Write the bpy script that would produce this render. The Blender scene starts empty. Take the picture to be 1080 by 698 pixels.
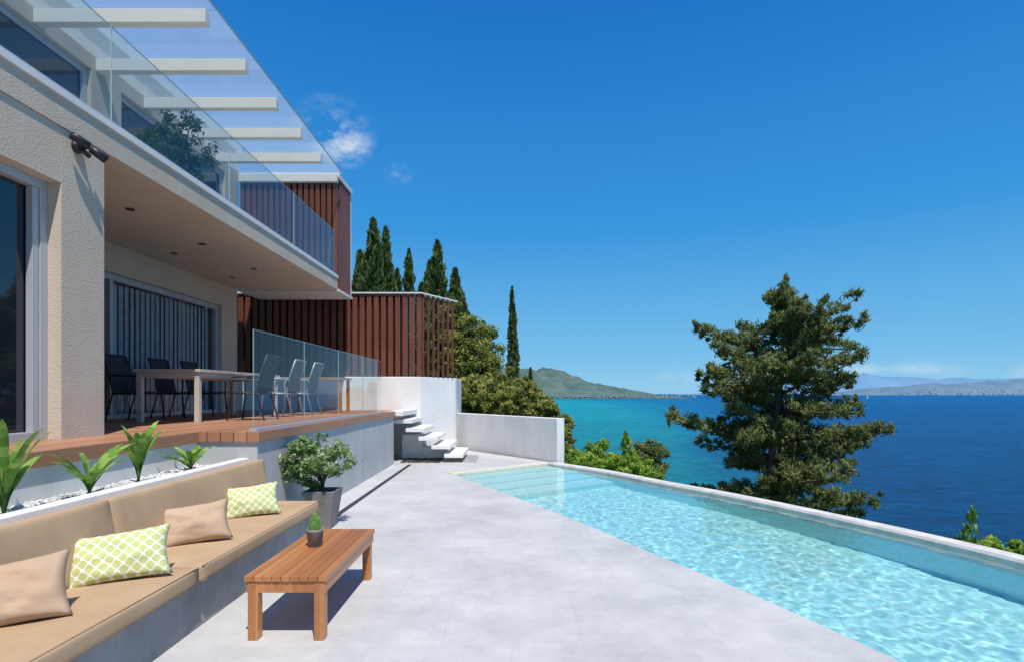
import bpy, bmesh, math, random
import numpy as np
from mathutils import Vector, Matrix, noise
random.seed(7); rng=np.random.default_rng(7)
S=bpy.context.scene; COL=S.collection
S.view_settings.view_transform='Standard'; S.view_settings.look='None'; S.view_settings.exposure=0
# ------------------------------------------------------------------ materials
def newmat(n):
    m=bpy.data.materials.new(n); m.use_nodes=True; nt=m.node_tree
    return m,nt,nt.nodes['Principled BSDF']
def N(nt,t,**k):
    n=nt.nodes.new(t)
    for a,b in k.items():
        if a in n.inputs: n.inputs[a].default_value=b
        else: setattr(n,a,b)
    return n
def mathn(nt,op,*a,clamp=False):
    n_=nt.nodes.new('ShaderNodeMath'); n_.operation=op; n_.use_clamp=clamp
    for i_,q in enumerate(a):
        if hasattr(q,'links'): nt.links.new(q,n_.inputs[i_])
        else: n_.inputs[i_].default_value=q
    return n_.outputs[0]
def ramp(nt,fac,stops):
    r=nt.nodes.new('ShaderNodeValToRGB'); e=r.color_ramp.elements
    while len(e)<len(stops): e.new(0.5)
    for i,(p,c) in enumerate(stops):
        e[i].position=p; e[i].color=(*c,1)
    nt.links.new(fac,r.inputs[0]); return r.outputs[0]
def mixc(nt,f,a,b,mode='MIX'):
    n=nt.nodes.new('ShaderNodeMix'); n.data_type='RGBA'; n.blend_type=mode
    for s,v in ((0,f),(6,a),(7,b)):
        if hasattr(v,'links') : nt.links.new(v,n.inputs[s])
        else: n.inputs[s].default_value = v if s==0 else (*v,1)
    return n.outputs[2]
def coord(nt,scale=(1,1,1)):
    g=nt.nodes.new('ShaderNodeNewGeometry')
    m=nt.nodes.new('ShaderNodeMapping'); m.inputs['Scale'].default_value=scale
    nt.links.new(g.outputs['Position'],m.inputs[0]); return m.outputs[0]
def noise_t(nt,vec,scale,detail=5,rough=.55):
    n=nt.nodes.new('ShaderNodeTexNoise'); n.inputs['Scale'].default_value=scale; n.inputs['Detail'].default_value=detail; n.inputs['Roughness'].default_value=rough
    nt.links.new(vec,n.inputs['Vector']); return n.outputs[0]
def bump(nt,b,h,strength,dist=.01):
    n=nt.nodes.new('ShaderNodeBump'); n.inputs['Strength'].default_value=strength; n.inputs['Distance'].default_value=dist
    nt.links.new(h,n.inputs['Height']); nt.links.new(n.outputs[0],b.inputs['Normal']); return n
def rough_mat(name,c1,c2,scale=2,rough=.8,bs=.3,bscale=60,bd=.004,metal=0,vscale=(1,1,1),spec=.3,stain=0):
    m,nt,b=newmat(name); v=coord(nt,vscale)
    n1=noise_t(nt,v,scale,6,.6)
    c=ramp(nt,n1,[(.3,c1),(.7,c2)])
    if stain:
        c=mixc(nt,stain,c,ramp(nt,noise_t(nt,coord(nt,(1,1,.25)),2.5,8,.7),[(.35,(.72,.71,.69)),(.6,(1,1,1))]),'MULTIPLY')
    nt.links.new(c,b.inputs['Base Color'])
    b.inputs['Roughness'].default_value=rough; b.inputs['Metallic'].default_value=metal; b.inputs['Specular IOR Level'].default_value=spec
    if bs: bump(nt,b,noise_t(nt,v,bscale,4),bs,bd)
    return m
STUCCO=rough_mat('stucco_beige',(.52,.44,.345),(.59,.50,.395),.8,.9,.6,55,.008,stain=.25)
WHITE=rough_mat('white_render',(.70,.70,.685),(.80,.80,.785),1.2,.85,.35,60,.004,stain=.25)
GREYW=rough_mat('grey_render',(.41,.42,.43),(.50,.51,.52),1.5,.85,.4,40,.004,stain=.4)
CONC=rough_mat('concrete_plinth',(.24,.245,.25),(.37,.375,.38),3,.85,.4,30,.004,stain=.4)
METALW=rough_mat('white_metal',(.66,.65,.62),(.72,.71,.68),1,.45,0)
CREAM=rough_mat('cream_beam',(.66,.63,.56),(.73,.69,.62),1,.5,.05)
ALU=rough_mat('aluminium',(.42,.44,.47),(.48,.5,.53),1,.4,0,metal=.2)
DARKM=rough_mat('dark_metal',(.025,.026,.03),(.04,.04,.045),1,.4,0)
GREYM=rough_mat('chair_frame',(.30,.32,.34),(.38,.40,.42),1,.4,0,metal=.4)
DARKR=rough_mat('dark_interior',(.015,.017,.02),(.03,.03,.035),1,.8,0)
SLINGD=rough_mat('sling_dark',(.03,.032,.036),(.05,.05,.055),20,.8,.1)
SLINGG=rough_mat('sling_grey',(.10,.115,.13),(.14,.155,.17),20,.8,.1)
BLIND=rough_mat('blind',(.34,.38,.41),(.48,.52,.55),6,.8,0)
FABRIC=rough_mat('cushion_fabric',(.41,.28,.165),(.50,.35,.215),3,.95,.5,400,.002)
PILLB=rough_mat('pillow_beige',(.45,.315,.21),(.52,.375,.26),5,.95,.5,300,.002)
SOIL=rough_mat('soil',(.05,.04,.03),(.1,.08,.06),8,.95,.5)
POT=rough_mat('pot_grey',(.16,.15,.145),(.24,.225,.215),8,.8,.3,40,.004)
BARK=rough_mat('bark',(.07,.055,.045),(.17,.13,.10),10,.95,.8,12,.03,vscale=(1,1,.3))
STONE=rough_mat('pebbles',(.35,.35,.34),(.76,.76,.74),25,.8,.2)
DRAIN=rough_mat('drain',(.03,.03,.032),(.05,.05,.05),4,.7,0)
def wood(name,cd,cl,axis='Y',board=0.0,baxis=0,rough=.5,gap=.06):
    m,nt,b=newmat(name)
    sc={'X':(.06,1,1),'Y':(1,.06,1),'Z':(1,1,.06)}[axis]
    v=coord(nt,sc); n1=noise_t(nt,v,22,7,.65); n2=noise_t(nt,coord(nt),.9,3)
    col=ramp(nt,n1,[(.28,cd),(.52,tuple((a+c)/2 for a,c in zip(cd,cl))),(.75,cl)])
    col=mixc(nt,.35,col,ramp(nt,n2,[(.3,cd),(.7,cl)]))
    if board:
        g=nt.nodes.new('ShaderNodeNewGeometry'); s=nt.nodes.new('ShaderNodeSeparateXYZ'); nt.links.new(g.outputs['Position'],s.inputs[0])
        d=mathn(nt,'DIVIDE',s.outputs[baxis],board); fl=mathn(nt,'FLOOR',d)
        wn=nt.nodes.new('ShaderNodeTexWhiteNoise'); wn.noise_dimensions='1D'; nt.links.new(fl,wn.inputs['W'])
        col=mixc(nt,.5,col,ramp(nt,wn.outputs[0],[(0,cd),(1,cl)]))
        if gap:
            lt=mathn(nt,'LESS_THAN',mathn(nt,'FRACT',d),gap); col=mixc(nt,lt,col,(.02,.012,.008))
    nt.links.new(col,b.inputs['Base Color']); b.inputs['Roughness'].default_value=rough
    bump(nt,b,n1,.25,.003); return m
TEAK=wood('teak',(.27,.10,.035),(.60,.26,.095),'Y',.0594,0,rough=.35,gap=0)
DECKW=wood('deck_wood',(.29,.13,.07),(.56,.28,.155),'Y',.14,0)
LOUV=wood('louver_wood',(.09,.030,.019),(.22,.074,.043),'Z',rough=.42)
LOUVD=wood('louver_gap_dark',(.035,.014,.01),(.06,.024,.017),'Z',rough=.6)  # darkness behind the slats put into the colour
TABW=wood('pale_table_wood',(.46,.40,.34),(.62,.55,.47),'Y',rough=.5)
def glass(name,tint,refl=1.0,rough=.0,r0=.04,frost=0):
    m=bpy.data.materials.new(name); m.use_nodes=True; nt=m.node_tree; nt.nodes.remove(nt.nodes['Principled BSDF'])
    out=nt.nodes['Material Output']
    t=N(nt,'ShaderNodeBsdfTransparent'); t.inputs[0].default_value=(*tint,1)
    tt=t
    if frost:
        tr=N(nt,'ShaderNodeBsdfTranslucent'); tr.inputs[0].default_value=(.72,.83,.84,1); tt=N(nt,'ShaderNodeMixShader'); tt.inputs[0].default_value=frost
        nt.links.new(t.outputs[0],tt.inputs[1]); nt.links.new(tr.outputs[0],tt.inputs[2])
    g=N(nt,'ShaderNodeBsdfGlossy'); g.inputs['Roughness'].default_value=rough
    ge=N(nt,'ShaderNodeNewGeometry'); dt_=N(nt,'ShaderNodeVectorMath',operation='DOT_PRODUCT'); nt.links.new(ge.outputs['Incoming'],dt_.inputs[0]); nt.links.new(ge.outputs['Normal'],dt_.inputs[1])
    c=mathn(nt,'ABSOLUTE',dt_.outputs['Value']); p=mathn(nt,'POWER',mathn(nt,'SUBTRACT',1.0,c),5.0)
    f=mathn(nt,'MULTIPLY',mathn(nt,'MULTIPLY_ADD',p,1-r0,r0),refl,clamp=True)
    mx=N(nt,'ShaderNodeMixShader'); nt.links.new(f,mx.inputs[0]); nt.links.new(tt.outputs[0],mx.inputs[1]); nt.links.new(g.outputs[0],mx.inputs[2])
    nt.links.new(mx.outputs[0],out.inputs[0]); return m
GLASS=glass('clear_glass',(.90,.95,.97),.9)
SGLASS=glass('slider_glass',(.85,.88,.9),.6)
GLASSB=glass('balcony_glass',(.76,.86,.93),1.5)
ROOFG=glass('roof_glass',(.80,.87,.89),.8,frost=.20)
m,nt,b=newmat('dark_window_glass'); b.inputs['Base Color'].default_value=(.012,.016,.022,1); b.inputs['Roughness'].default_value=.03; b.inputs['Specular IOR Level'].default_value=.9; DGLASS=m
m,nt,b=newmat('patio_tiles'); v=coord(nt)
br=nt.nodes.new('ShaderNodeTexBrick'); br.offset=.5; br.inputs['Scale'].default_value=1; br.inputs['Brick Width'].default_value=.9; br.inputs['Row Height'].default_value=.9
br.inputs['Mortar Size'].default_value=.0025; br.inputs['Mortar Smooth'].default_value=.4; br.inputs['Color1'].default_value=(.585,.58,.565,1); br.inputs['Color2'].default_value=(.625,.615,.60,1); br.inputs['Mortar'].default_value=(.50,.495,.485,1)
nt.links.new(v,br.inputs['Vector'])
n1=noise_t(nt,v,1.1,10,.7); n2=noise_t(nt,v,7,8,.75); n3=noise_t(nt,v,120,3,.6)
c=mixc(nt,.85,br.outputs[0],ramp(nt,n1,[(.33,(.70,.71,.72)),(.62,(1,1,1))]),'MULTIPLY')
c=mixc(nt,.35,c,ramp(nt,n2,[(.3,(.7,.7,.7)),(.6,(1,1,1))]),'MULTIPLY')
c=mixc(nt,.25,c,ramp(nt,n3,[(.35,(.7,.7,.7)),(.6,(1,1,1))]),'MULTIPLY')
nt.links.new(c,b.inputs['Base Color']); b.inputs['Roughness'].default_value=.6; bump(nt,b,n2,.15,.003); PATIO=m
def leafmat(name,dark,mid,light,trans=.25):
    m=bpy.data.materials.new(name); m.use_nodes=True; nt=m.node_tree; nt.nodes.remove(nt.nodes['Principled BSDF']); out=nt.nodes['Material Output']
    a=N(nt,'ShaderNodeAttribute',attribute_name='v')
    c=ramp(nt,a.outputs['Fac'],[(0,dark),(.5,mid),(1,light)])
    d=N(nt,'ShaderNodeBsdfDiffuse'); t=N(nt,'ShaderNodeBsdfTranslucent'); mx=N(nt,'ShaderNodeMixShader'); mx.inputs[0].default_value=trans
    nt.links.new(c,d.inputs[0]); nt.links.new(c,t.inputs[0]); nt.links.new(d.outputs[0],mx.inputs[1]); nt.links.new(t.outputs[0],mx.inputs[2]); nt.links.new(mx.outputs[0],out.inputs[0]); return m
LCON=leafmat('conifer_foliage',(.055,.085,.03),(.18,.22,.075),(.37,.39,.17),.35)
LCYP=leafmat('cypress_foliage',(.035,.065,.025),(.10,.145,.05),(.21,.26,.10))
LOLI=leafmat('bush_foliage',(.09,.18,.02),(.24,.40,.06),(.50,.62,.12),.4)
LSCR=leafmat('scrub_foliage',(.06,.10,.03),(.22,.26,.07),(.55,.50,.14),.35)
LPOT=leafmat('pot_plant_foliage',(.06,.13,.03),(.20,.31,.11),(.60,.64,.40),.3)
LSTR=leafmat('strelitzia_foliage',(.08,.16,.04),(.16,.32,.06),(.42,.54,.15),.3)
LCAC=leafmat('cactus_skin',(.06,.14,.03),(.12,.24,.06),(.25,.36,.12),.05)
# ------------------------------------------------------------------ geometry helpers
def empty(name):
    e=bpy.data.objects.new(name,None); COL.objects.link(e); return e
def mesh(name,V,F,mat,parent=None,smooth=False):
    me=bpy.data.meshes.new(name); me.from_pydata([tuple(v) for v in V],[],[tuple(f) for f in F]); me.update()
    me.materials.append(mat)
    if smooth: me.polygons.foreach_set('use_smooth',[True]*len(me.polygons))
    o=bpy.data.objects.new(name,me); COL.objects.link(o)
    if parent: o.parent=parent
    return o
BF=[(0,3,2,1),(4,5,6,7),(0,1,5,4),(1,2,6,5),(2,3,7,6),(3,0,4,7)]
def boxv(x0,x1,y0,y1,z0,z1):
    return [(x0,y0,z0),(x1,y0,z0),(x1,y1,z0),(x0,y1,z0),(x0,y0,z1),(x1,y0,z1),(x1,y1,z1),(x0,y1,z1)]
def box(name,x0,x1,y0,y1,z0,z1,mat,parent=None,bev=0.0,seg=2):
    o=mesh(name,boxv(x0,x1,y0,y1,z0,z1),BF,mat,parent)
    if bev:
        bm=bmesh.new(); bm.from_mesh(o.data); bmesh.ops.bevel(bm,geom=bm.edges[:],offset=bev,segments=seg,affect='EDGES',profile=.5); bm.to_mesh(o.data); bm.free()
    return o
def boxes(name,L,mat,parent=None,bev=0):
    V=[];F=[]
    for b_ in L:
        o=len(V); V+=boxv(*b_) if len(b_)==6 else b_; F+=[tuple(i+o for i in f) for f in BF]
    ob=mesh(name,V,F,mat,parent)
    if bev:
        md=ob.modifiers.new('b','BEVEL'); md.width=bev; md.segments=2
    return ob
def obox(cx,cy,z0,z1,w,d,ang):
    ca,sa=math.cos(ang),math.sin(ang); r=[]
    for z in (z0,z1):
        for a,b_ in ((-1,-1),(1,-1),(1,1),(-1,1)):
            x=a*w/2;y=b_*d/2; r.append((cx+x*ca-y*sa,cy+x*sa+y*ca,z))
    return r
def prism(name,poly,z0,z1,mat,parent=None):
    n=len(poly); V=[(x,y,z0) for x,y in poly]+[(x,y,z1) for x,y in poly]
    F=[tuple(range(n))[::-1],tuple(range(n,2*n))]+[(i,(i+1)%n,n+(i+1)%n,n+i) for i in range(n)]
    o=mesh(name,V,F,mat,parent); bm=bmesh.new(); bm.from_mesh(o.data); bmesh.ops.recalc_face_normals(bm,faces=bm.faces); bm.to_mesh(o.data); bm.free(); return o
def tube_data(P,R,k=8):
    V=[];F=[];n=len(P)
    for i in range(n):
        p=Vector(P[i]); t=(Vector(P[min(i+1,n-1)])-Vector(P[max(i-1,0)]))
        if t.length<1e-6: t=Vector((0,0,1))
        t.normalize(); u=t.orthogonal().normalized() if abs(t.z)>.99 else t.cross(Vector((0,0,1))).normalized(); w=t.cross(u)
        for j in range(k):
            a=2*math.pi*j/k; V.append(tuple(p+(u*math.cos(a)+w*math.sin(a))*R[i]))
    for i in range(n-1):
        for j in range(k): F.append((i*k+j,i*k+(j+1)%k,(i+1)*k+(j+1)%k,(i+1)*k+j))
    F.append(tuple(range(k))[::-1]); F.append(tuple((n-1)*k+j for j in range(k)))
    return V,F
def tubes(name,L,mat,parent=None,k=8):
    V=[];F=[]
    for P,R in L:
        v,f=tube_data(P,R,k); o=len(V); V+=v; F+=[tuple(i+o for i in q) for q in f]
    return mesh(name,V,F,mat,parent,True)
def lathe(name,prof,c,mat,parent=None,k=28):
    V=[];F=[]
    for r,z in prof:
        for j in range(k):
            a=2*math.pi*j/k; V.append((c[0]+r*math.cos(a),c[1]+r*math.sin(a),c[2]+z))
    for i in range(len(prof)-1):
        for j in range(k): F.append((i*k+j,i*k+(j+1)%k,(i+1)*k+(j+1)%k,(i+1)*k+j))
    F.append(tuple(range(k))[::-1]); F.append(tuple((len(prof)-1)*k+j for j in range(k)))
    return mesh(name,V,F,mat,parent,True)
def leafmesh(name,C,A,B,val,mat,parent=None):
    C=np.asarray(C);n=len(C); V=np.empty((n,4,3)); V[:,0]=C-A; V[:,1]=C+B; V[:,2]=C+A; V[:,3]=C-B
    me=bpy.data.meshes.new(name); me.vertices.add(4*n); me.vertices.foreach_set('co',V.reshape(-1))
    me.loops.add(4*n); me.loops.foreach_set('vertex_index',np.arange(4*n,dtype=np.int32))
    me.polygons.add(n); me.polygons.foreach_set('loop_start',np.arange(0,4*n,4,dtype=np.int32)); me.update(calc_edges=True)
    at=me.attributes.new('v','FLOAT','FACE'); at.data.foreach_set('value',np.clip(val,0,1).astype(np.float32))
    me.materials.append(mat); o=bpy.data.objects.new(name,me); COL.objects.link(o)
    if parent:o.parent=parent
    return o
def unit(n):
    v=rng.normal(size=(n,3)); return v/np.linalg.norm(v,axis=1,keepdims=True)
def clump_leaves(clumps,per,size,aspect=.45,up=0.0,rp=.45):
    cl=np.asarray(clumps); m_=len(cl); cv=rng.random(m_)
    idx=np.repeat(np.arange(m_),per); n=len(idx); u=unit(n); r=rng.random((n,1))**rp
    C=cl[idx,:3]+u*r*cl[idx,3:6]
    A=unit(n)+u*.5; A[:,2]+=up; A/=np.linalg.norm(A,axis=1,keepdims=True)
    B=np.cross(A,unit(n)); B/=np.linalg.norm(B,axis=1,keepdims=True)+1e-9
    s=size*(.6+.8*rng.random((n,1)))
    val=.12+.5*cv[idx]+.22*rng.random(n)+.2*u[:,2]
    return C,A*s,B*s*aspect,val
def cypress(name,x,y,z0,z1,R,n,size,parent=None,mat=None):
    e=parent or empty(name)
    tubes('trunk',[([(x,y,z0-.5),(x,y,z0+(z1-z0)*.6)],[R*.2,R*.08])],BARK,e)
    t=rng.random(n)**1.15; ang=rng.random(n)*2*math.pi
    prof=R*np.minimum(1,t*7+.35)*(1-t)**.62*1.05
    ph=rng.random(4)*6
    lump=1+.24*np.sin(ang*3+t*23+ph[0])+.2*np.sin(ang*5-t*41+ph[1])+.16*np.sin(t*67+ang*2+ph[2])
    rr=prof*lump*(rng.random(n)**.35)
    lean=(rng.random()-.5)*.5
    C=np.stack([x+lean*t+rr*np.cos(ang),y+rr*np.sin(ang),z0+t*(z1-z0)],1)
    A=np.stack([.35*np.cos(ang),.35*np.sin(ang),np.ones(n)],1)+rng.normal(size=(n,3))*.28; A/=np.linalg.norm(A,axis=1,keepdims=True)
    B=np.cross(A,unit(n)); B/=np.linalg.norm(B,axis=1,keepdims=True)
    s=size*(.6+.8*rng.random((n,1)))
    val=.25+.35*rng.random(n)+.3*(lump-1)*2
    leafmesh('crown',C,A*s,B*s*.4,val,mat or LCYP,e); return e
def shrub(name,c,r,nb,per,size,mat,e=None):
    e=e or empty(name); cl=[]
    for i in range(nb):
        u=unit(1)[0]; k=random.random()**.4
        p=[c[j]+u[j]*r[j]*k for j in range(3)]
        q=random.uniform(.14,.32)*min(r)
        cl.append((*p,q*1.3,q*1.3,q))
    C,A,B,v=clump_leaves(cl,per,size,rp=.7)
    leafmesh('foliage',C,A,B,v,mat,e)
    L=[]
    for i in range(7):
        p=cl[i*3%nb]; b0=(c[0]+random.uniform(-.1,.1),c[1],c[2]-r[2]*1.1)
        L.append(([b0,((b0[0]+p[0])/2,(b0[1]+p[1])/2,(b0[2]+p[2])/2+.1*r[2]),p[:3]],[.03*r[2],.02*r[2],.008*r[2]]))
    tubes('stems',L,BARK,e,6); return e
# ------------------------------------------------------------------ terrain & sea
SEA=-14.0
def edge(Y):
    return float(np.interp(Y,[-60,0,5,8,10.5,13.2,18,60,80,110],[12,6.3,5.6,4.5,3.3,1.7,1.0,3.0,2,-60]))
def th(X,Y):
    d=X-edge(Y)
    if d<0: z=-.8+ (max(0,-X-6)*.12 if Y>14 else 0)
    else: z=-.8-.95*d
    z+= .5*noise.noise(Vector((X*.12,Y*.12,0))) if (d>2 or Y>20) else 0
    return max(z,SEA-6)
xs=np.concatenate([np.linspace(-300,-20,30),np.linspace(-18,40,90)]); ys=np.concatenate([np.linspace(-120,-12,20),np.linspace(-10,110,130),np.linspace(115,260,10)])
V=[(x,y,th(x,y)) for y in ys for x in xs]; nx=len(xs)
F=[(j*nx+i,j*nx+i+1,(j+1)*nx+i+1,(j+1)*nx+i) for j in range(len(ys)-1) for i in range(nx-1)]
m,nt,b=newmat('hillside'); v=coord(nt); n1=noise_t(nt,v,.5,8,.7)
nt.links.new(ramp(nt,n1,[(.3,(.05,.07,.02)),(.55,(.12,.13,.05)),(.75,(.28,.24,.16))]),b.inputs['Base Color']); b.inputs['Roughness'].default_value=1; bump(nt,b,n1,.8,.2)
V=[(x,y,(min(z,-3.0) if (x<edge(y)+.4 and -9<y<17) else z)) for x,y,z in V]
mesh('ground',V,F,m,None,True)
m,nt,b=newmat('sea_water'); g=nt.nodes.new('ShaderNodeNewGeometry'); s=nt.nodes.new('ShaderNodeSeparateXYZ'); nt.links.new(g.outputs['Position'],s.inputs[0])
a2=mathn(nt,'SUBTRACT',mathn(nt,'MULTIPLY_ADD',s.outputs[1],.30,18.0),s.outputs[0])
a3=mathn(nt,'DIVIDE',a2,mathn(nt,'MULTIPLY_ADD',s.outputs[1],.24,12.0))
nA=noise_t(nt,coord(nt,(.6,.18,1)),.06,4); a5=mathn(nt,'MULTIPLY_ADD',nA,.9,a3)
fy=N(nt,'ShaderNodeMapRange'); nt.links.new(s.outputs[1],fy.inputs[0]); fy.inputs[1].default_value=300; fy.inputs[2].default_value=2200; fy.inputs[3].default_value=1; fy.inputs[4].default_value=.3
a6=mathn(nt,'MULTIPLY',a5,fy.outputs[0])
c=ramp(nt,a6,[(.1,(.001,.13,.35)),(.5,(.002,.22,.42)),(.95,(.012,.42,.47))])
nw=noise_t(nt,coord(nt,(.4,1,1)),.6,10,.78)
nw2=noise_t(nt,coord(nt,(.25,1,1)),.02,6,.65)
c=mixc(nt,.85,c,ramp(nt,nw,[(.40,(.26,.34,.40)),(.60,(1.0,1.0,1.0))]),'MULTIPLY')
c=mixc(nt,.45,c,ramp(nt,nw2,[(.38,(.55,.62,.7)),(.62,(1.0,1.0,1.0))]),'MULTIPLY')
nt.links.new(c,b.inputs['Base Color']); b.inputs['Roughness'].default_value=.4; b.inputs['Specular IOR Level'].default_value=.15
bump(nt,b,nw,1,1.8)
R=60000.; mesh('sea',[(-R,-R,SEA),(R,-R,SEA),(R,R,SEA),(-R,R,SEA)],[(0,1,2,3)],m)
# ------------------------------------------------------------------ distant hills
def hill(name,pts,dist,depth,c1,c2,seed,nscale):
    m,nt,b=newmat(name+'_mat'); n1=noise_t(nt,coord(nt),nscale,8,.7)
    nt.links.new(ramp(nt,n1,[(.35,c1),(.65,c2)]),b.inputs['Base Color']); b.inputs['Roughness'].default_value=1; b.inputs['Specular IOR Level'].default_value=0  # aerial haze is mixed into these bluish base colours
    px=[p[0] for p in pts]; pz=[p[1] for p in pts]; n=220; V=[];F=[]; rows=11
    for j in range(rows):
        t=j/(rows-1)
        for i in range(n):
            a=px[0]+(px[-1]-px[0])*i/(n-1); h=float(np.interp(a,px,pz))
            prof=math.sin(t*math.pi) if t<1 else 0
            Y=dist+depth*(t-.5); X=a*dist
            k=1+.22*noise.noise(Vector((a*40+seed,t*5,seed)))+.09*noise.noise(Vector((a*150,t*9,seed)))
            V.append((X,Y,SEA-2+(h+2)*max(0,prof)**.8*k))
    for j in range(rows-1):
        for i in range(n-1): F.append((j*n+i,j*n+i+1,(j+1)*n+i+1,(j+1)*n+i))
    return mesh(name,V,F,m,None,True)
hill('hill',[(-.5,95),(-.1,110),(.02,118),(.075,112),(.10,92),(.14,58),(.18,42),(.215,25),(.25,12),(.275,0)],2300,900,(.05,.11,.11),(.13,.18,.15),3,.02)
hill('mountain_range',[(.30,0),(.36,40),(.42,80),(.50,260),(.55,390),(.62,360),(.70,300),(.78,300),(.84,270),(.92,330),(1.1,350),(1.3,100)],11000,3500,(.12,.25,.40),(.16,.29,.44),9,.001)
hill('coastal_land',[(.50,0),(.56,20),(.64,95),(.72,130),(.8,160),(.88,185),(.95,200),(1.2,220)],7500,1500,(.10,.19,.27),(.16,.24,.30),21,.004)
L=[]
for i in range(90):
    a=random.uniform(.06,.27); Y=random.uniform(1840,1890); w=random.uniform(3,8); h=random.uniform(3,5); x=a*2300-20
    z=SEA+random.uniform(2,11); L.append((x,x+w,Y,Y+6,z,z+h))
for i in range(130):
    a=random.uniform(.62,.96)*7000; Y=random.uniform(6700,6760); w=random.uniform(8,20); z=SEA+abs(random.gauss(0,1))*38; L.append((a,a+w,Y,Y+15,z,z+7))
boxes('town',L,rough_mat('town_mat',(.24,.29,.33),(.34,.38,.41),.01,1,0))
e=empty('sailboat'); bx,by=1250,2000
mesh('hull',[(bx-4,by,SEA),(bx+4,by,SEA),(bx+5,by,SEA+1.2),(bx-5,by,SEA+1.2),(bx-4,by+2,SEA),(bx+4,by+2,SEA),(bx+5,by+2,SEA+1.2),(bx-5,by+2,SEA+1.2)],BF,METALW,e)
mesh('sail',[(bx-3,by+1,SEA+2),(bx+1,by+1,SEA+2),(bx+1,by+1,SEA+11)],[(0,1,2)],METALW,e)
tubes('mast',[([(bx+1,by+1,SEA+1),(bx+1,by+1,SEA+11.5)],[.12,.08])],METALW,e)
# ------------------------------------------------------------------ pool & patio
def spline(P,n=12):
    out=[]; P=[Vector(p) for p in P]
    for i in range(len(P)-1):
        p0=P[max(i-1,0)];p1=P[i];p2=P[i+1];p3=P[min(i+2,len(P)-1)]
        for k in range(n):
            t=k/n; out.append(tuple(.5*((2*p1)+(p2-p0)*t+(2*p0-5*p1+4*p2-p3)*t*t+(3*p1-p0-3*p2+p3)*t**3)))
    out.append(tuple(P[-1])); return out
Lc=spline([(-1.17,11.3),(-.45,9.85),(.28,8.35),(.93,6.9),(1.5,5.5),(1.97,4.4),(2.38,3.2),(2.62,2),(2.8,0),(2.9,-2)],10)
Ro=spline([(1.02,13.1),(2.0,11.75),(2.8,10.25),(3.5,9.05),(4.07,7.87),(4.63,6.55),(4.99,5.5),(5.3,4.2),(5.55,2.6),(5.7,0),(5.75,-2)],9)
def offset(C,d):
    out=[]
    for i in range(len(C)):
        a=Vector(C[max(i-1,0)]);b_=Vector(C[min(i+1,len(C)-1)]); t=(b_-a).normalized(); out.append((C[i][0]+t.y*d,C[i][1]-t.x*d))
    return out
Ri=offset(Ro,.20)
if Ri[20][0]>Ro[20][0]: Ri=offset(Ro,-.20)
Ri[0]=(.78,13.12)
WAT=-.03
patpoly=[(-2.72,-4),(2.9,-4)]+list(reversed(Lc))+[(.78,13.12),(1.05,13.15),(-1.6,16.6),(-3.2,18.5),(-4.5,18.5),(-4.5,12.9),(-2.72,12.9)]
prism('patio',patpoly,-.25,0.0,PATIO)
prism('terrace_base',patpoly,-3.4,-1.35,WHITE)
def resample(C,n):
    C=[Vector(c) for c in C]; d=[0]
    for i in range(1,len(C)): d.append(d[-1]+(C[i]-C[i-1]).length)
    xs_=np.interp(np.linspace(0,d[-1],n),d,[c.x for c in C]); ys_=np.interp(np.linspace(0,d[-1],n),d,[c.y for c in C])
    return [(float(a),float(b4)) for a,b4 in zip(xs_,ys_)]
n=121; LL=resample(Lc,n); RR=resample(Ri,n)
def depth(i):
    for k,z in ((4,-.16),(8,-.34),(12,-.54),(16,-.76)):
        if i<k: return z
    return -1.20
m,nt,b=newmat('pool_mosaic'); v=coord(nt)
vo=nt.nodes.new('ShaderNodeTexVoronoi'); vo.feature='F1'; vo.distance='CHEBYCHEV'; vo.inputs['Scale'].default_value=24; vo.inputs['Randomness'].default_value=.12; nt.links.new(v,vo.inputs['Vector'])
cc=ramp(nt,vo.outputs['Color'],[(.0,(.36,.72,.72)),(.5,(.48,.80,.80)),(1,(.72,.90,.89))])
big=noise_t(nt,v,.9,4); cc=mixc(nt,.3,cc,ramp(nt,big,[(.3,(.38,.72,.74)),(.7,(.58,.86,.85))]))
nt.links.new(cc,b.inputs['Base Color']); b.inputs['Roughness'].default_value=.3
MOS=m
pool=empty('swimming_pool'); V=[];F=[]; rows=[]
prev=None
for i in range(n):
    z=depth(i)
    if prev is not None and z!=prev: rows.append((LL[i],RR[i],prev))
    rows.append((LL[i],RR[i],z)); prev=z
for l,r,z in rows: V+=[(l[0]-.02,l[1],-.01),(l[0]-.02,l[1],z),(r[0]+.02,r[1],z),(r[0]+.02,r[1],-.01)]
for k in range(len(rows)-1):
    a=4*k;c_=a+4
    for q in range(3): F.append((a+q,a+q+1,c_+q+1,c_+q))
F.append((0,1,2,3)); q=4*(len(rows)-1); F.append((q,q+1,q+2,q+3)); basin=mesh('basin',V,F,MOS,pool)
nl,nu=680,180; L2=np.array(resample(Lc,nl)); R2=np.array(resample(Ri,nl)); V=[]
for i in range(nl):
    for j in range(nu+1):
        t=j/nu; x=L2[i,0]*(1-t)+R2[i,0]*t; y=L2[i,1]*(1-t)+R2[i,1]*t
        p=Vector((x*4.4,y*4.4,0)); amp=min(1,min(t,1-t)*12+.15)*(.45+.55*min(1,i/150))
        hgt=.0030*noise.noise(p)+.0016*noise.noise(p*2.0+Vector((3,1,5)))+.0006*noise.noise(p*4)+.004*noise.noise(p*.25)
        V.append((x,y,WAT+hgt*amp))
F=[(i*(nu+1)+j,(i+1)*(nu+1)+j,(i+1)*(nu+1)+j+1,i*(nu+1)+j+1) for i in range(nl-1) for j in range(nu)]
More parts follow.
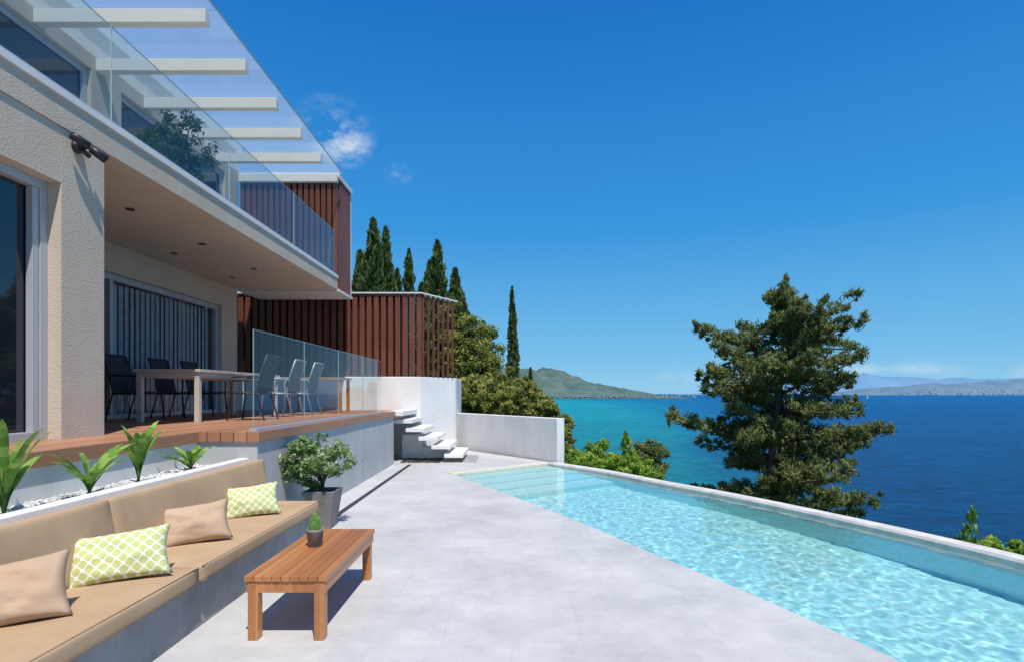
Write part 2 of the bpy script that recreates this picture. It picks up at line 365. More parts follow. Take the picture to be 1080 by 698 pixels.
m,nt,b=newmat('pool_water'); b.inputs['Transmission Weight'].default_value=1; b.inputs['IOR'].default_value=1.33; b.inputs['Roughness'].default_value=0; b.inputs['Base Color'].default_value=(.84,.985,.985,1)
wo=mesh('water',V,F,m,pool,True)
if wo.data.polygons[100].normal.z<0: wo.data.flip_normals()
wo.cycles.is_caustics_caster=True; basin.cycles.is_caustics_receiver=True
V=[];F=[]
for o_,i_ in zip(Ro,Ri): V+=[(i_[0],i_[1],-.4),(i_[0],i_[1],.0),(i_[0]*.9+o_[0]*.1,i_[1]*.9+o_[1]*.1,.03),(o_[0],o_[1],.03),(o_[0],o_[1],-3.5)]
for k in range(len(Ro)-1):
    for q in range(4): F.append((5*k+q,5*k+q+1,5*k+5+q+1,5*k+5+q))
mesh('infinity_edge',V,F,rough_mat('pool_edge_stone',(.56,.54,.50),(.72,.70,.66),5,.7,.2,stain=.4),pool)
TRAV=rough_mat('travertine',(.60,.54,.43),(.72,.67,.55),6,.7,.2)
a=Vector((-1.17,11.3));b_=Vector((.95,13.16)); d=(b_-a).normalized(); nn=Vector((-d.y,d.x))
prism('edge_coping',[tuple(a),tuple(b_),tuple(b_+nn*.2),tuple(a+nn*.2)],-.2,.015,TRAV,pool)
def wallseg(name,p,q,z0,z1,th_,mat,parent=None):
    p=Vector(p);q=Vector(q); d=(q-p).normalized(); n_=Vector((-d.y,d.x))*th_
    o=prism(name,[tuple(p),tuple(q),tuple(q+n_),tuple(p+n_)],z0,z1,mat,parent); md=o.modifiers.new('b','BEVEL'); md.width=.012; md.segments=2; return o
wallseg('garden_wall',(-1.75,17.1),(1.05,13.2),-3.2,1.03,.22,WHITE)
o=prism('stair_wall',[(-4.35,14.95),(-2.42,14.95),(-1.62,16.35),(-1.62,18.2),(-9,18.2),(-9,14.95)],-.3,2.05,WHITE); md=o.modifiers.new('b','BEVEL'); md.width=.015
st=empty('floating_stairs')
for k in range(6):
    z=1.2-.2*(k+1)+.0; x0=-2.78+.30*k
    box('tread_%d'%k,x0,x0+.44,13.25,14.93,z-.09,z,WHITE,st,.008)
box('stringer',-2.7,-2.2,14.0,14.4,0,.6,WHITE,st); box('stringer_low',-2.2,-1.6,14.05,14.35,0,.3,WHITE,st)
box('landing',-2.9,-2.5,13.05,14.93,1.09,1.2,WHITE,st,.008)
box('drain_channel',-2.35,-2.27,7.2,12.9,-.02,.004,DRAIN)
rw=box('retaining_wall',-4.4,-2.70,6.03,12.98,-.2,1.09,GREYW)
boxes('wall_step_lights',[(-2.70,-2.693,y_,y_+.12,.42,.48) for y_ in (8.2,10.2,12.0)],ALU,rw)
box('planter_back_wall',-4.4,-3.33,-3,6.02,-.2,1.09,WHITE)
dk=empty('wooden_deck')
box('boards_near',-13,-3.3,-3,6.0,1.09,1.2,DECKW,dk,.004); box('boards_far',-13,-2.67,6.0,13.04,1.092,1.202,DECKW,dk,.004)
pl=empty('planter'); box('front_wall',-2.90,-2.79,-2,6.1,-.1,.92,WHITE,pl,.006); box('soil_bed',-3.33,-2.9,-2,6.02,.5,.84,STONE,pl)
V=[];F=[]
ico=bmesh.new(); bmesh.ops.create_icosphere(ico,subdivisions=1,radius=1); iv=[v_.co.copy() for v_ in ico.verts]; fi=[[v_.index for v_ in f.verts] for f in ico.faces]; ico.free()
for i in range(2200):
    c=Vector((random.uniform(-3.32,-2.91),random.uniform(2.2,6.0),.845+random.uniform(0,.012))); s_=random.uniform(.010,.024); q=Matrix.Rotation(random.random()*6,3,'Z')@Matrix.Diagonal((1,random.uniform(.6,.9),.6)).to_3x3()
    o_=len(V); V+=[tuple(c+q@(v_*s_)) for v_ in iv]; F+=[tuple(x+o_ for x in f) for f in fi]
mesh('pebbles',V,F,STONE,pl,True)
V=[];F=[]
for i in range(500):
    c=Vector((random.uniform(-2.6,-1.7),random.uniform(13.2,14.8),.01)); s_=random.uniform(.02,.04)
    o_=len(V); V+=[tuple(c+Matrix.Diagonal((1,1,.6)).to_3x3()@(v_*s_)) for v_ in iv]; F+=[tuple(x+o_ for x in f) for f in fi]
mesh('stair_gravel',V,F,SOIL,None,True)
gr=empty('glass_railing'); yy=6.05
GED=rough_mat('glass_edge',(.20,.33,.35),(.26,.40,.42),1,.2,0)
for k in range(4):
    mesh('panel_%d'%k,[(-2.75,yy,1.205),(-2.75,yy+1.46,1.205),(-2.75,yy+1.46,2.28),(-2.75,yy,2.28)],[(0,1,2,3)],GLASS,gr)
    boxes('panel_edge_%d'%k,[(-2.755,-2.745,yy,yy+1.46,2.28,2.285),(-2.755,-2.745,yy-.004,yy,1.24,2.285)],GED,gr); yy+=1.48
box('channel',-2.79,-2.71,6.04,12.0,1.203,1.235,ALU,gr)
# ------------------------------------------------------------------ bench
be=empty('built_in_bench')
box('plinth',-2.785,-2.15,-1.5,6.14,-.02,.335,CONC,be,.008)
def cushion(name,sx,y0,y1,h_,parent,seed):
    bm=bmesh.new(); bmesh.ops.create_cube(bm,size=1)
    bmesh.ops.subdivide_edges(bm,edges=bm.edges[:],cuts=15,use_grid_fill=True)
    hx,hy,hz=sx/2,(y1-y0)/2,h_/2; rad=.022
    for v_ in bm.verts:
        u,w_,t_=v_.co.x*2,v_.co.y*2,v_.co.z*2
        def sg(a): return math.copysign(abs(a)**.6,a)
        px_,py_,pz_=sg(u)*hx,sg(w_)*hy,sg(t_)*hz
        cx_=max(-hx+rad,min(hx-rad,px_)); cy_=max(-hy+rad,min(hy-rad,py_)); cz_=max(-hz+rad,min(hz-rad,pz_))
        dv=Vector((px_-cx_,py_-cy_,pz_-cz_))
        if dv.length>rad: dv=dv.normalized()*rad
        p=Vector((cx_,cy_,cz_))+dv
        puff=.010*(1-u*u)*(1-w_**4); wr=.004*noise.noise(Vector((p.x*5+seed,p.y*4,p.z*5)))
        if abs(t_)>.99: p.z+=math.copysign(puff if sx>h_ else puff*.3,t_)+wr
        if abs(u)>.99: p.x+=math.copysign(.010*(1-t_*t_)*(1-w_**4),u)+wr
        v_.co=(p.x,p.y+(y0+y1)/2,p.z+hz)
    me=bpy.data.meshes.new(name); bm.to_mesh(me); bm.free(); me.materials.append(FABRIC); me.polygons.foreach_set('use_smooth',[True]*len(me.polygons))
    o=bpy.data.objects.new(name,me); COL.objects.link(o); o.parent=parent
    return o
PIP=rough_mat('piping',(.33,.215,.125),(.36,.24,.14),5,.9,0)
for k,(y0,y1) in enumerate([(-1.0,1.42),(1.425,3.80),(3.805,6.17)]):
    o=cushion('seat_cushion_%d'%k,.64,y0,y1,.115,be,k); o.location=(-2.40,0,.336)
    o=cushion('back_cushion_%d'%k,.12,y0,y1,.46,be,k+9); o.location=(-2.655,0,.44); o.rotation_euler=(0,math.radians(-11),0)
    tubes('seat_piping_%d'%k,[([(-2.084,y0+.02,.444),(-2.084,y1-.02,.444)],[.004,.004]),([(-2.084,y0+.02,.343),(-2.084,y1-.02,.343)],[.004,.004])],PIP,be,6)
def pillow(name,loc,yaw,w,h,t,mat,tilt=-22,roll=0):
    nu_=26;V=[];F=[]
    for side in (1,-1):
        for i in range(nu_+1):
            for j in range(nu_+1):
                u=i/nu_*2-1;v_=j/nu_*2-1
                k=(max(0,(1-u**2))*max(0,(1-v_**2)))**.40
                pinch=1-.12*(1-abs(v_)**2) ; pin2=1-.12*(1-abs(u)**2)
                wr=.024*noise.noise(Vector((u*1.8+loc[1],v_*1.8,side)))+.007*noise.noise(Vector((u*6+loc[1],v_*6,side)))
                V.append((u*w/2*pinch,side*(k*t/2+wr*k**.6),v_*h/2*pin2))
    m_=(nu_+1)**2
    for s_ in (0,1):
        for i in range(nu_):
            for j in range(nu_):
                a_=s_*m_+i*(nu_+1)+j; f=(a_,a_+1,a_+nu_+2,a_+nu_+1); F.append(f if s_==0 else f[::-1])
    o=mesh(name,V,F,mat,None,True)
    bm=bmesh.new(); bm.from_mesh(o.data); bmesh.ops.remove_doubles(bm,verts=bm.verts,dist=.0005); bmesh.ops.recalc_face_normals(bm,faces=bm.faces); bm.to_mesh(o.data); bm.free()
    o.location=loc; o.rotation_euler=(math.radians(tilt),math.radians(roll),math.radians(yaw)); return o
m,nt,b=newmat('pillow_trellis'); tc=nt.nodes.new('ShaderNodeTexCoord'); sp=nt.nodes.new('ShaderNodeSeparateXYZ'); nt.links.new(tc.outputs['Object'],sp.inputs[0])
px=mathn(nt,'MULTIPLY',sp.outputs[0],2*math.pi/.068); pz=mathn(nt,'MULTIPLY',sp.outputs[2],2*math.pi/.068)
val=mathn(nt,'ABSOLUTE',mathn(nt,'ADD',mathn(nt,'COSINE',px),mathn(nt,'COSINE',pz)))
nt.links.new(mixc(nt,mathn(nt,'LESS_THAN',val,.36),(.50,.54,.22),(.78,.77,.68)),b.inputs['Base Color']); b.inputs['Roughness'].default_value=.95; PTRE=m
pillow('throw_pillow',(-2.51,2.86,.60),30,.48,.35,.19,PILLB,-28,-6)
pillow('trellis_pillow',(-2.43,3.52,.595),26,.57,.33,.18,PTRE,-30,-5)
pillow('throw_pillow',(-2.45,4.40,.595),28,.50,.33,.19,PILLB,-28,-6)
pillow('trellis_pillow',(-2.45,5.35,.595),26,.50,.32,.18,PTRE,-28,-5)
# ------------------------------------------------------------------ coffee table
ct=empty('coffee_table'); x0,x1,y0,y1=-1.735,-1.20,3.68,4.98
L=[];ns=9;w=(x1-x0)/ns
for k in range(ns): L.append((x0+k*w+.0018,x0+(k+1)*w-.0018,y0+.0,y1,.385,.42))
boxes('slats',L,TEAK,ct,.002)
boxes('frame',[(x0+.01,x1-.01,y0+.012,y0+.04,.31,.383),(x0+.01,x1-.01,y1-.04,y1-.012,.31,.383),(x0+.01,x0+.035,y0+.04,y1-.04,.31,.383),(x1-.035,x1-.01,y0+.04,y1-.04,.31,.383),(x0+.036,x1-.036,y0+.04,y1-.04,.372,.3835)],TEAK,ct,.002)
L=[]
for lx in (x0+.02,x1-.085):
    for ly in (y0+.02,y1-.085): L.append((lx+.0,lx+.065,ly-.012,ly+.065,0,.384))
boxes('legs',L,TEAK,ct,.004)
cc_=(-1.53,4.42,.42); cp=empty('potted_cactus')
lathe('pot',[(.045,0),(.052,.004),(.062,.11),(.066,.115),(.066,.135),(.058,.135),(.055,.12),(.01,.118)],cc_,POT,cp)
for k,(dx,dy,h,r) in enumerate([(0,0,.15,.024),(-.028,.01,.11,.02),(.028,-.01,.12,.02),(.005,.03,.09,.018),(.0,-.03,.085,.018)]):
    V=[];F=[];kk=20
    for i in range(9):
        t=i/8; rr=r*math.sqrt(max(0.0,1-max(0,(t-.6)/.4)**2))*(.8+.2*min(1,t*4))+.0005
        for j in range(kk):
            a_=2*math.pi*j/kk; q=rr*(1+.14*(1 if j%2 else -1)); V.append((cc_[0]+dx+q*math.cos(a_),cc_[1]+dy+q*math.sin(a_),cc_[2]+.115+t*h))
    for i in range(8):
        for j in range(kk): F.append((i*kk+j,i*kk+(j+1)%kk,(i+1)*kk+(j+1)%kk,(i+1)*kk+j))
    F.append(tuple(8*kk+j for j in range(kk)))
    o=mesh('stem_%d'%k,V,F,LCAC,cp); at=o.data.attributes.new('v','FLOAT','FACE'); at.data.foreach_set('value',np.array([random.uniform(.3,.8) for _ in F],dtype=np.float32))
ps=empty('potted_shrub'); pc=(-2.28,6.85,0)
V=[];
for z,h_ in ((0,.13),(.42,.185),(.45,.19),(.45,.155),(.40,.15)): V+=[(pc[0]+a_*h_,pc[1]+b2*h_,z) for a_,b2 in ((-1,-1),(1,-1),(1,1),(-1,1))]
F=[(3,2,1,0)]
for k in range(4):
    for j in range(4): F.append((4*k+j,4*k+(j+1)%4,4*k+4+(j+1)%4,4*k+4+j))
F.append((16,17,18,19)); o=mesh('pot',V,F,POT,ps); md=o.modifiers.new('b','BEVEL'); md.width=.006
cl=[]
for i in range(110):
    u=unit(1)[0]; k=random.random()**.42; cl.append((pc[0]-.09+u[0]*.42*k,pc[1]+u[1]*.36*k,.79+u[2]*.31*k,.08,.08,.07))
C,A,B,v=clump_leaves(cl,45,.028,.5); leafmesh('foliage',C,A,B,v,LPOT,ps)
tubes('stems',[([(pc[0],pc[1],.38),(pc[0]+.02*math.cos(i),pc[1]+.02*math.sin(i),.55),(pc[0]-.06+.2*math.cos(i*1.3),pc[1]+.2*math.sin(i*1.3),.8)],[.014,.011,.005]) for i in range(8)],BARK,ps,6)
def blade_plant(name,x,y,z,h,nl,spread,wid):
    e=empty(name);V=[];F=[];vals=[];St=[]
    for i in range(nl):
        a_=i*2.4+random.uniform(-.3,.3); hh=h*random.uniform(.5,1.1); sp_=spread*random.uniform(.3,1.2)
        d=Vector((math.cos(a_)*.8,math.sin(a_)*1.3,0)); side=Vector((-d.y,d.x,0)).normalized()
        side=(side+Vector((.5,-.3,0))*random.uniform(0,1)).normalized()
        pts=[]
        for k in range(11):
            t=k/10; pts.append(Vector((x,y,z))+d*(sp_*t**1.5)+Vector((0,0,hh*(1.25*t-.27*t**3))))
        St.append((pts[:5],[.008,.007,.006,.005,.004]))
        o_=len(V)
        for k in range(3,11):
            t=(k-3)/7; w_=wid*math.sin(math.pi*min(1,t*.93+.07))**.7*(1 if t<1 else 0.02)
            up=Vector((0,0,.35*w_))-d*.3*w_; V+=[tuple(pts[k]-side*w_+up),tuple(pts[k]),tuple(pts[k]+side*w_+up)]
        for k in range(7):
            F+= [(o_+3*k,o_+3*k+1,o_+3*k+4,o_+3*k+3),(o_+3*k+1,o_+3*k+2,o_+3*k+5,o_+3*k+4)]; q=random.uniform(.3,.9); vals+=[q,q*.9]
    o=mesh('leaves',V,F,LSTR,e,True); at=o.data.attributes.new('v','FLOAT','FACE'); at.data.foreach_set('value',np.array(vals,dtype=np.float32))
    tubes('stalks',St,LSTR,e,6)
blade_plant('strelitzia_plant',-3.08,3.45,.86,.56,14,.24,.028)
blade_plant('strelitzia_plant',-3.06,4.12,.88,.32,13,.26,.028)
blade_plant('strelitzia_plant',-3.06,4.66,.88,.46,12,.20,.030)
blade_plant('strelitzia_plant',-3.06,5.42,.88,.24,15,.30,.028)
# ------------------------------------------------------------------ house
H=empty('house')
box('wing_wall_pier',-4.35,-4.0,5.05,5.58,1.2,3.96,STUCCO,H)
box('wing_wall_lintel',-4.35,-4.001,-3,5.05,3.47,3.96,STUCCO,H)
box('wing_wall_near',-4.35,-4.0,-3,.9,1.2,3.47,STUCCO,H)
box('wing_body',-13,-4.36,-3,5.57,1.2,3.95,STUCCO,H)
box('window_glass',-4.25,-4.2,.9,5.05,1.2,3.47,DGLASS,H)
boxes('window_frame',[(-4.2,-4.12,4.97,5.05,1.2,3.47),(-4.2,-4.12,.9,4.97,3.39,3.47),(-4.2,-4.12,.9,4.97,1.2,1.27),(-4.19,-4.13,4.90,4.965,1.27,3.388),(-4.19,-4.13,2.9,3.0,1.27,3.388)],ALU,H,.004)
box('balcony_slab',-13,-3.985,-3,13.0,3.965,4.22,STUCCO,H)
box('slab_flashing',-13,-3.965,-3,13.02,4.222,4.285,METALW,H,.004)
box('loggia_wall_far',-6.6,-6.28,12.3,13.0,1.2,3.96,STUCCO,H)
box('loggia_wall_lintel',-6.6,-6.281,5.58,12.3,3.5,3.96,STUCCO,H)
box('loggia_interior',-7.2,-7.0,5.58,13,1.2,3.96,DARKR,H)
boxes('slider_frame',[(-6.45,-6.35,12.2,12.3,1.2,3.5),(-6.45,-6.35,5.6,12.2,3.4,3.5),(-6.45,-6.35,5.6,12.2,1.2,1.27),(-6.44,-6.36,9.0,9.08,1.27,3.398)],ALU,H,.004)
mesh('slider_glass',[(-6.40,9,1.27),(-6.40,12.2,1.27),(-6.40,12.2,3.4),(-6.40,9,3.4)],[(0,1,2,3)],SGLASS,H)
L=[]
for k in range(22):
    yk=9.2+k*.14; L.append(obox(-6.52,yk,1.25,3.4,.075,.01,math.radians(80+random.uniform(-12,12))))
boxes('vertical_blinds',L,BLIND,H)
for k,(x,y) in enumerate([(-4.9,7.3),(-4.9,9.0),(-4.9,10.8),(-5.7,7.3),(-5.7,9.6),(-5.7,11.6)]):
    lathe('downlight_%d'%k,[(.05,0),(.055,-.004),(.055,-.012),(.03,-.012)],(x,y,3.965),DARKM,H,16)
Xw=-6.25; ops=[(3.2,8.45),(9.1,12.4)]; zb,zt=4.35,6.42; prev=-3; L=[]
for a_,b3 in ops:
    L.append((Xw-.3,Xw,prev,a_,4.285,7.05)); L.append((Xw-.3,Xw-.001,a_,b3,zt,7.05)); L.append((Xw-.3,Xw-.001,a_,b3,4.285,zb)); prev=b3
L.append((Xw-.3,Xw,prev,13.0,4.285,7.05))
boxes('upper_wall',L,STUCCO,H)
L=[]
for a_,b3 in ops:
    n_=3 if b3-a_>4 else 2
    for k in range(n_+1):
        y=a_+(b3-a_-.09)*k/n_; L.append((Xw-.16,Xw-.06,y,y+.09,zb,zt))
    for k in range(n_):
        ya=a_+(b3-a_-.09)*k/n_+.092; yb=a_+(b3-a_-.09)*(k+1)/n_-.002
        L.append((Xw-.15,Xw-.07,ya,yb,zt-.09,zt-.002)); L.append((Xw-.15,Xw-.07,ya,yb,zb+.002,zb+.09))
boxes('upper_window_frames',L,ALU,H)
boxes('upper_window_glass',[(Xw-.13,Xw-.10,a_,b3,zb,zt) for a_,b3 in ops],DGLASS,H)
box('upper_body',-13,-6.56,-3,13,4.285,7.04,STUCCO,H)
box('roof_slab',-13,-6.2,-3,13.05,7.06,7.25,METALW,H)
L=[]
for k in range(-6,6):
    y=7.42+1.115*k; L.append((-6.25,-4.0,y,y+.12,6.44,6.62))
boxes('pergola_beams',L,CREAM,H,.006)
for k in range(-6,6):
    y=7.42+1.115*k-1.05
    mesh('pergola_glass_%d'%(k+6),[(-6.25,y,6.645),(-3.88,y,6.635),(-3.88,y+1.105,6.635),(-6.25,y+1.105,6.645)],[(0,1,2,3)],ROOFG,H)
box('pergola_glass_edge',-3.885,-3.87,-.5,13.0,6.628,6.645,GED,H)
yb=[-3,-.3,2.7,5.74,8.14,10.55,12.98]
for k,(a_,b3) in enumerate(zip(yb[:-1],yb[1:])):
    mesh('balcony_glass_%d'%k,[(-4.05,a_+.012,4.29),(-4.05,b3-.012,4.29),(-4.05,b3-.012,5.30),(-4.05,a_+.012,5.30)],[(0,1,2,3)],GLASSB,H)
    boxes('balcony_glass_edge_%d'%k,[(-4.056,-4.044,a_+.012,b3-.012,5.30,5.305),(-4.056,-4.044,a_+.006,a_+.011,4.3,5.305)],GED,H)
box('balcony_glass_channel',-4.09,-4.01,-3,12.98,4.287,4.33,ALU,H)
L=[]
for k in range(17): L.append((-6.25+k*.133,-6.25+k*.133+.095,13.08,13.2,4.25,6.55))
for k in range(6): L.append((-4.12,-4.0,13.25+k*.15,13.25+k*.15+.09,4.0,6.55))
boxes('upper_louvre_screen',L,LOUV,H,.006)
box('upper_louvre_gap_panel',-6.3,-4.15,13.24,13.30,4.2,6.5,LOUVD,H)  # dark panel added for the shade in the slat gaps
boxes('upper_louvre_trim',[(-6.3,-3.98,13.07,14.2,6.56,6.66),(-4.10,-4.02,14.16,14.24,4.0,6.555),(-6.3,-3.98,13.06,14.2,3.94,3.998)],METALW,H)
L=[]
for k in range(27):
    x=-7.4+k*.188; L.append((x,x+.125,14.98,15.10,2.06 if x>-4.35 else 1.2,4.22))
for k in range(7):
    t=(k+.5)/7; x=-2.42+.78*t; y=15.0+1.3*t; L.append(obox(x,y,2.06,4.22,.055,.045,math.radians(59)))
boxes('lower_louvre_screen',L,LOUV,H,.004)
box('lower_louvre_gap_panel',-7.5,-2.75,15.14,15.20,1.2,4.2,LOUVD,H)  # added like the upper one, darkens the gaps between slats
prism('lower_louvre_cap',[(-7.5,14.93),(-2.38,14.93),(-1.56,16.35),(-1.75,16.42),(-2.5,15.16),(-7.5,15.16)],4.222,4.255,METALW,H)
box('rear_deck',-9,-2.7,13.05,14.94,1.0,1.18,DECKW,dk)
sl=empty('wall_floodlight'); X=-4.0;Y=5.22;Z=3.86
lathe('base',[(.06,0),(.06,.02),(.03,.05)],(0,0,0),DARKM,sl,16).matrix_local=Matrix.Translation((X,Y,Z))@Matrix.Rotation(math.pi/2,4,'Y')
tubes('lamp_heads',[([(X+.08,Y-.15,Z+.04),(X+.12,Y-.02,Z+.0)],[.035,.042]),([(X+.10,Y+.05,Z+.0),(X+.16,Y+.16,Z-.05)],[.035,.042]),([(X+.03,Y,Z),(X+.11,Y+.02,Z)],[.015,.015]),([(X+.09,Y-.04,Z-.05),(X+.09,Y+.04,Z-.07)],[.022,.022])],DARKM,sl,14)
# ------------------------------------------------------------------ dining furniture
dt=empty('dining_table'); D=1.202
boxes('top',[(-5.30,-4.36,7.95,10.7,D+.705,D+.745)],TABW,dt,.004)
L=[(-5.27,-4.39,7.98,8.02,D+.63,D+.704),(-5.27,-4.39,10.63,10.67,D+.63,D+.704),(-5.27,-5.23,8.02,10.63,D+.63,D+.704),(-4.43,-4.39,8.02,10.63,D+.63,D+.704)]
for x in (-5.27,-4.46):
    for y in (7.98,10.6): L.append((x,x+.07,y+.001,y+.07,D,D+.629))
boxes('legs',L,TABW,dt,.003)
def chair(x,y,f,fm,sm):
    e=empty('dining_chair'); z=D
    def P(a,b3,c): return (x+f*a,y+b3,z+c)
    L=[]
    for s_ in (-.25,.25):
        L.append(([P(.24,s_,0),P(.20,s_,.40),P(.21,s_,.62),P(.17,s_,.65),P(-.22,s_,.67)],[.014]*5))
        L.append(([P(-.32,s_,0),P(-.20,s_,.42),P(-.26,s_,.70),P(-.36,s_,.98)],[.014]*4))
        L.append(([P(.22,s_,.42),P(-.20,s_,.40)],[.014]*2))
    L.append(([P(.22,-.25,.42),P(.22,.25,.42)],[.012]*2)); L.append(([P(-.36,-.25,.98),P(-.36,.25,.98)],[.014]*2)); L.append(([P(-.20,-.25,.40),P(-.20,.25,.40)],[.012]*2))
    tubes('frame',L,fm,e,7)
    V=[];pr=[(.22,.435),(.05,.415),(-.16,.405),(-.20,.44),(-.26,.70),(-.355,.97)]
    for a_,c in pr: V+=[P(a_,-.235,c),P(a_,.235,c)]
    mesh('sling',V,[(2*i,2*i+1,2*i+3,2*i+2) for i in range(len(pr)-1)],sm,e)
for y in (8.55,9.6,10.5): chair(-5.62,y,1,DARKM,SLINGD)
chair(-4.02,8.75,-1,DARKM,SLINGD)
for y in (9.95,10.9): chair(-4.05,y,-1,GREYM,SLINGG)
st2=empty('side_table'); boxes('top',[(-4.75,-3.55,11.9,12.6,D+.70,D+.74)],TEAK,st2)
boxes('legs',[(x,x+.06,y,y+.06,D,D+.699) for x in (-4.72,-3.64) for y in (11.93,12.5)],TEAK,st2)
e=empty('reflected_foliage_tree'); lathe('pot',[(.16,0),(.22,.4),(.19,.4),(.17,.36)],(-4.75,8.3,4.285),POT,e)  # potted tree added to stand in for foliage reflected in the balcony glass
tubes('trunk',[([(-4.75,8.3,4.6),(-4.72,8.35,5.0),(-4.78,8.3,5.3)],[.03,.025,.015])],BARK,e)
cl=[]
for i in range(70):
    u=unit(1)[0];k=random.random()**.5; cl.append((-4.75+u[0]*.5*k,8.3+u[1]*.75*k,5.15+u[2]*.5*k,.1,.1,.09))
C,A,B,v=clump_leaves(cl,45,.035,.3); leafmesh('foliage',C,A,B,v*.6,LCYP,e)
# ------------------------------------------------------------------ vegetation
def conifer(name,x,y,zb,ztop,prof,nb,seed,leaf=.10):
    e=empty(name); rs=random.Random(seed); H0=ztop-zb; L=[]
    tr=[];rd=[]
    for i in range(12):
        t=i/11; tr.append((x+.3*math.sin(t*4+seed),y+.2*math.cos(t*3),zb+t*H0)); rd.append(.28*(1-t)**.8+.02)
    L.append((tr,rd)); cl=[]
    zs=[p[0] for p in prof]; rs_=[p[1] for p in prof]
    for i in range(nb):
        z=zs[0]+(zs[-1]-zs[0])*((i+rs.random())/nb)
        r=float(np.interp(z,zs,rs_))*rs.choice([.4,.6,.8,1.0,1.0,1.18]); a_=rs.uniform(0,6.283)
        bx=float(np.interp(z,[p[2] for p in tr],[p[0] for p in tr])); by=float(np.interp(z,[p[2] for p in tr],[p[1] for p in tr]))
        lift=rs.uniform(-.05,.65); pts=[]
        for k in range(6):
            s_=k/5; pts.append((bx+math.cos(a_+.2*s_)*r*s_,by+math.sin(a_+.2*s_)*r*s_,z+r*(lift*s_-.32*s_*s_+.22*s_**3)-.25))
        L.append((pts,[.06*(1-.8*k/5)*(.4+r/4) for k in range(6)]))
        m_=int(6+r*10)
        for k in range(m_):
            s_=.15+.92*(k+rs.random())/m_; px_=np.interp(s_*5,range(6),[p[0] for p in pts]); py_=np.interp(s_*5,range(6),[p[1] for p in pts]); pz_=np.interp(s_*5,range(6),[p[2] for p in pts])
            w_=.13*r+.15; off=rs.uniform(-1,1)*w_*(1.3-s_); q=rs.uniform(.07,.23)*(1.15-.4*s_)
            cl.append((px_-math.sin(a_)*off,py_+math.cos(a_)*off,pz_+rs.uniform(-.10,.34),q*1.4,q*1.4,q*1.3))
    for i in range(12):
        cl.append((tr[-1][0]+rs.uniform(-.12,.12),tr[-1][1]+rs.uniform(-.1,.1),ztop-.02-i*.09,.07+.02*i,.07+.02*i,.12))
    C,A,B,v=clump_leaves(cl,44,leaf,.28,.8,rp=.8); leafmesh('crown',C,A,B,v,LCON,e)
    tubes('trunk_and_limbs',L,BARK,e,8); return e
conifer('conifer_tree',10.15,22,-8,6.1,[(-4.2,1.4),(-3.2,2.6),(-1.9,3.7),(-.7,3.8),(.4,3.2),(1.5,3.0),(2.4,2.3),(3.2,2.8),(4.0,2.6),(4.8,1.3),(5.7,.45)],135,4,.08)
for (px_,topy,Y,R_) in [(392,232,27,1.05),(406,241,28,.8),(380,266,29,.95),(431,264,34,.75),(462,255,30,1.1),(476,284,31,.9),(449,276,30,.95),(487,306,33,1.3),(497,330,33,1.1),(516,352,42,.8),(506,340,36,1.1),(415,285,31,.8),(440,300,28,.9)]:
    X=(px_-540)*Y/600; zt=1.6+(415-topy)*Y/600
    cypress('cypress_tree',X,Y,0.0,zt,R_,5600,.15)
cypress('cypress_tree',(542-540)*48/600,48,-.5,1.6+112*48/600,.62,6000,.15)
cypress('cypress_tree',(559-540)*52/600,52,-2,1.6+27*52/600,.42,2500,.15)
for (px_,py_,Y,rx,rz) in [(492,372,26,1.3,1.6),(518,398,27,1.3,1.1),(540,420,26,1.3,.9),(560,428,25,1.0,.7),(500,420,22,1.2,.9),(530,425,20,1.0,.6),(575,433,22,.5,.4),(508,368,32,1.3,1.3),(550,412,34,1.1,.9),(480,345,29,1.0,1.3)]:
    X=(px_-540)*Y/600; z=1.6+(415-py_)*Y/600
    shrub('pine_shrub',(X,Y,z),(rx,rx,rz),60,100,.085,LSCR)
for (px_,py_,Y,rx,rz,ll) in [(640,490,15.5,.95,.62,LOLI),(668,498,14.5,.8,.5,LOLI),(615,495,15,.6,.5,LOLI),(592,486,15.5,.3,.5,LOLI),(592,466,18,.35,.6,LSCR),(590,448,22,.5,.6,LSCR),(684,484,16.5,.55,.5,LCON),(1068,590,7.8,.5,.25,LOLI),(1020,588,9,.3,.3,LCON)]:
    X=(px_-540)*Y/600; z=1.6+(415-py_)*Y/600
    shrub('green_bush',(X,Y,z),(rx,rx,rz),60,130,.045,ll)
e=cypress('pine_sapling',(1018-540)*9/600,9,-1.6,1.6-120*9/600,.22,350,.05,mat=LOLI)
e=cypress('pine_sapling',(668-540)*15/600,15,-.8,1.6-40*15/600,.3,700,.06,mat=LOLI)
# ------------------------------------------------------------------ world, sun, camera
Ld=Vector((-.19,.45,-.875)).normalized(); el=math.asin(-Ld.z); STR=.10
W=bpy.data.worlds.new('World'); S.world=W; W.use_nodes=True; nt=W.node_tree; bg=nt.nodes['Background']
sky=nt.nodes.new('ShaderNodeTexSky'); sky.sky_type='NISHITA'; sky.sun_disc=False; sky.sun_elevation=el; sky.sun_rotation=math.atan2(-Ld.x,-Ld.y); sky.air_density=1.0; sky.dust_density=.3; sky.ozone_density=2.5; sky.altitude=0
tc=nt.nodes.new('ShaderNodeTexCoord'); sz=nt.nodes.new('ShaderNodeSeparateXYZ'); nt.links.new(tc.outputs['Generated'],sz.inputs[0])
gr_=ramp(nt,sz.outputs[2],[(0,(.26,.60,.87)),(.07,(.15,.50,.84)),(.27,(.03,.31,.75)),(.58,(.004,.165,.58)),(1,(.004,.09,.38))])
k_=1/STR; gr_=mixc(nt,1.0,gr_,(k_,k_,k_),'MULTIPLY')
base=mixc(nt,.9,sky.outputs[0],gr_)
tot=None
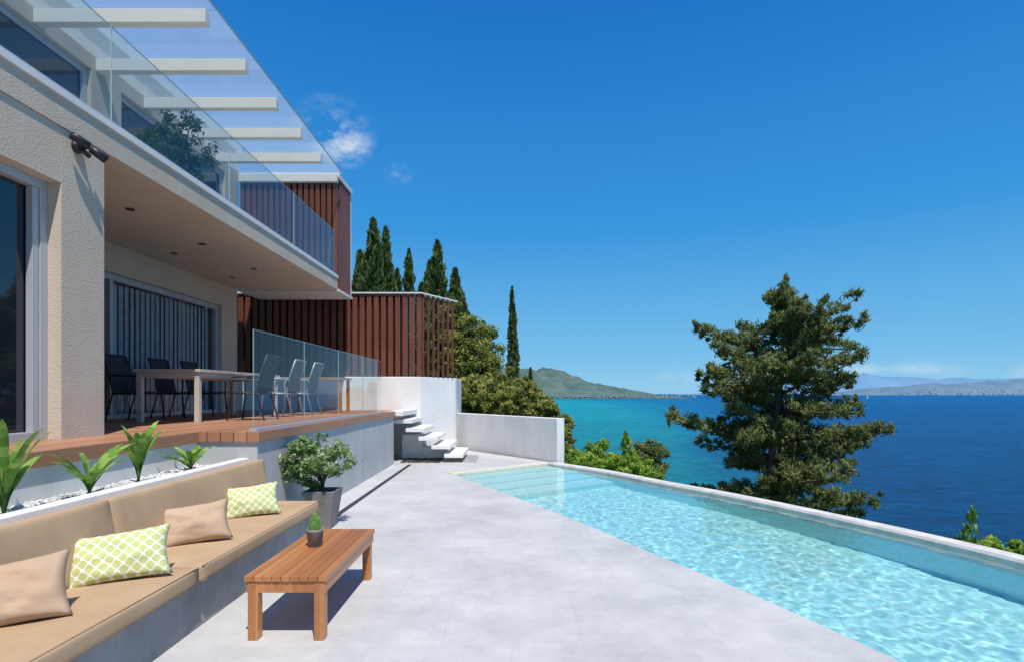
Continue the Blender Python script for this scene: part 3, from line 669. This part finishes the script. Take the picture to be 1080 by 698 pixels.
mp=nt.nodes.new('ShaderNodeMapping'); mp.inputs['Scale'].default_value=(1,1,1.8); mp.inputs['Rotation'].default_value=(0,.5,0); nt.links.new(tc.outputs['Generated'],mp.inputs[0])
nz=noise_t(nt,mp.outputs[0],16,8,.62)
for (cx,cy,rad,st_) in [(352,140,.07,.45),(364,154,.045,.6),(420,184,.026,.25),(900,390,.045,.5),(965,388,.045,.35),(710,398,.05,.3),(1050,395,.08,.3)]:
    d=Vector(((cx-540)/600,1,(415-cy)/600)).normalized()
    sb=nt.nodes.new('ShaderNodeVectorMath'); sb.operation='SUBTRACT'; nt.links.new(tc.outputs['Generated'],sb.inputs[0]); sb.inputs[1].default_value=d
    ml=nt.nodes.new('ShaderNodeVectorMath'); ml.operation='MULTIPLY'; nt.links.new(sb.outputs[0],ml.inputs[0]); ml.inputs[1].default_value=(1,1,(1.3 if cy<300 else 3.5))
    ln=nt.nodes.new('ShaderNodeVectorMath'); ln.operation='LENGTH'; nt.links.new(ml.outputs[0],ln.inputs[0])
    q=mathn(nt,'MAXIMUM',mathn(nt,'SUBTRACT',1.0,mathn(nt,'DIVIDE',ln.outputs['Value'],rad)),0.0)
    k=mathn(nt,'MULTIPLY',q,st_); tot=k if tot is None else mathn(nt,'ADD',tot,k)
mr=nt.nodes.new('ShaderNodeMapRange'); nt.links.new(nz,mr.inputs[0]); mr.inputs[1].default_value=.43; mr.inputs[2].default_value=.75
fac=mathn(nt,'MULTIPLY',mr.outputs[0],mathn(nt,'MULTIPLY',tot,2.0),clamp=True)
cm=mixc(nt,fac,base,(7.6,8.3,9.0)); nt.links.new(cm,bg.inputs[0]); bg.inputs[1].default_value=STR
sd=bpy.data.lights.new('sun','SUN'); sd.energy=5.0; sd.angle=math.radians(.53); sd.color=(1,.95,.88); so=bpy.data.objects.new('sun',sd); COL.objects.link(so); so.rotation_euler=Ld.to_track_quat('-Z','Y').to_euler(); sd.cycles.is_caustics_light=True
cd=bpy.data.cameras.new('camera'); cam=bpy.data.objects.new('camera',cd); COL.objects.link(cam); cam.location=(0,0,1.6); cam.rotation_euler=(math.pi/2,0,0)
cd.lens=20; cd.sensor_width=36; cd.shift_y=.0611; cd.clip_end=200000; cd.clip_start=.05; S.camera=cam
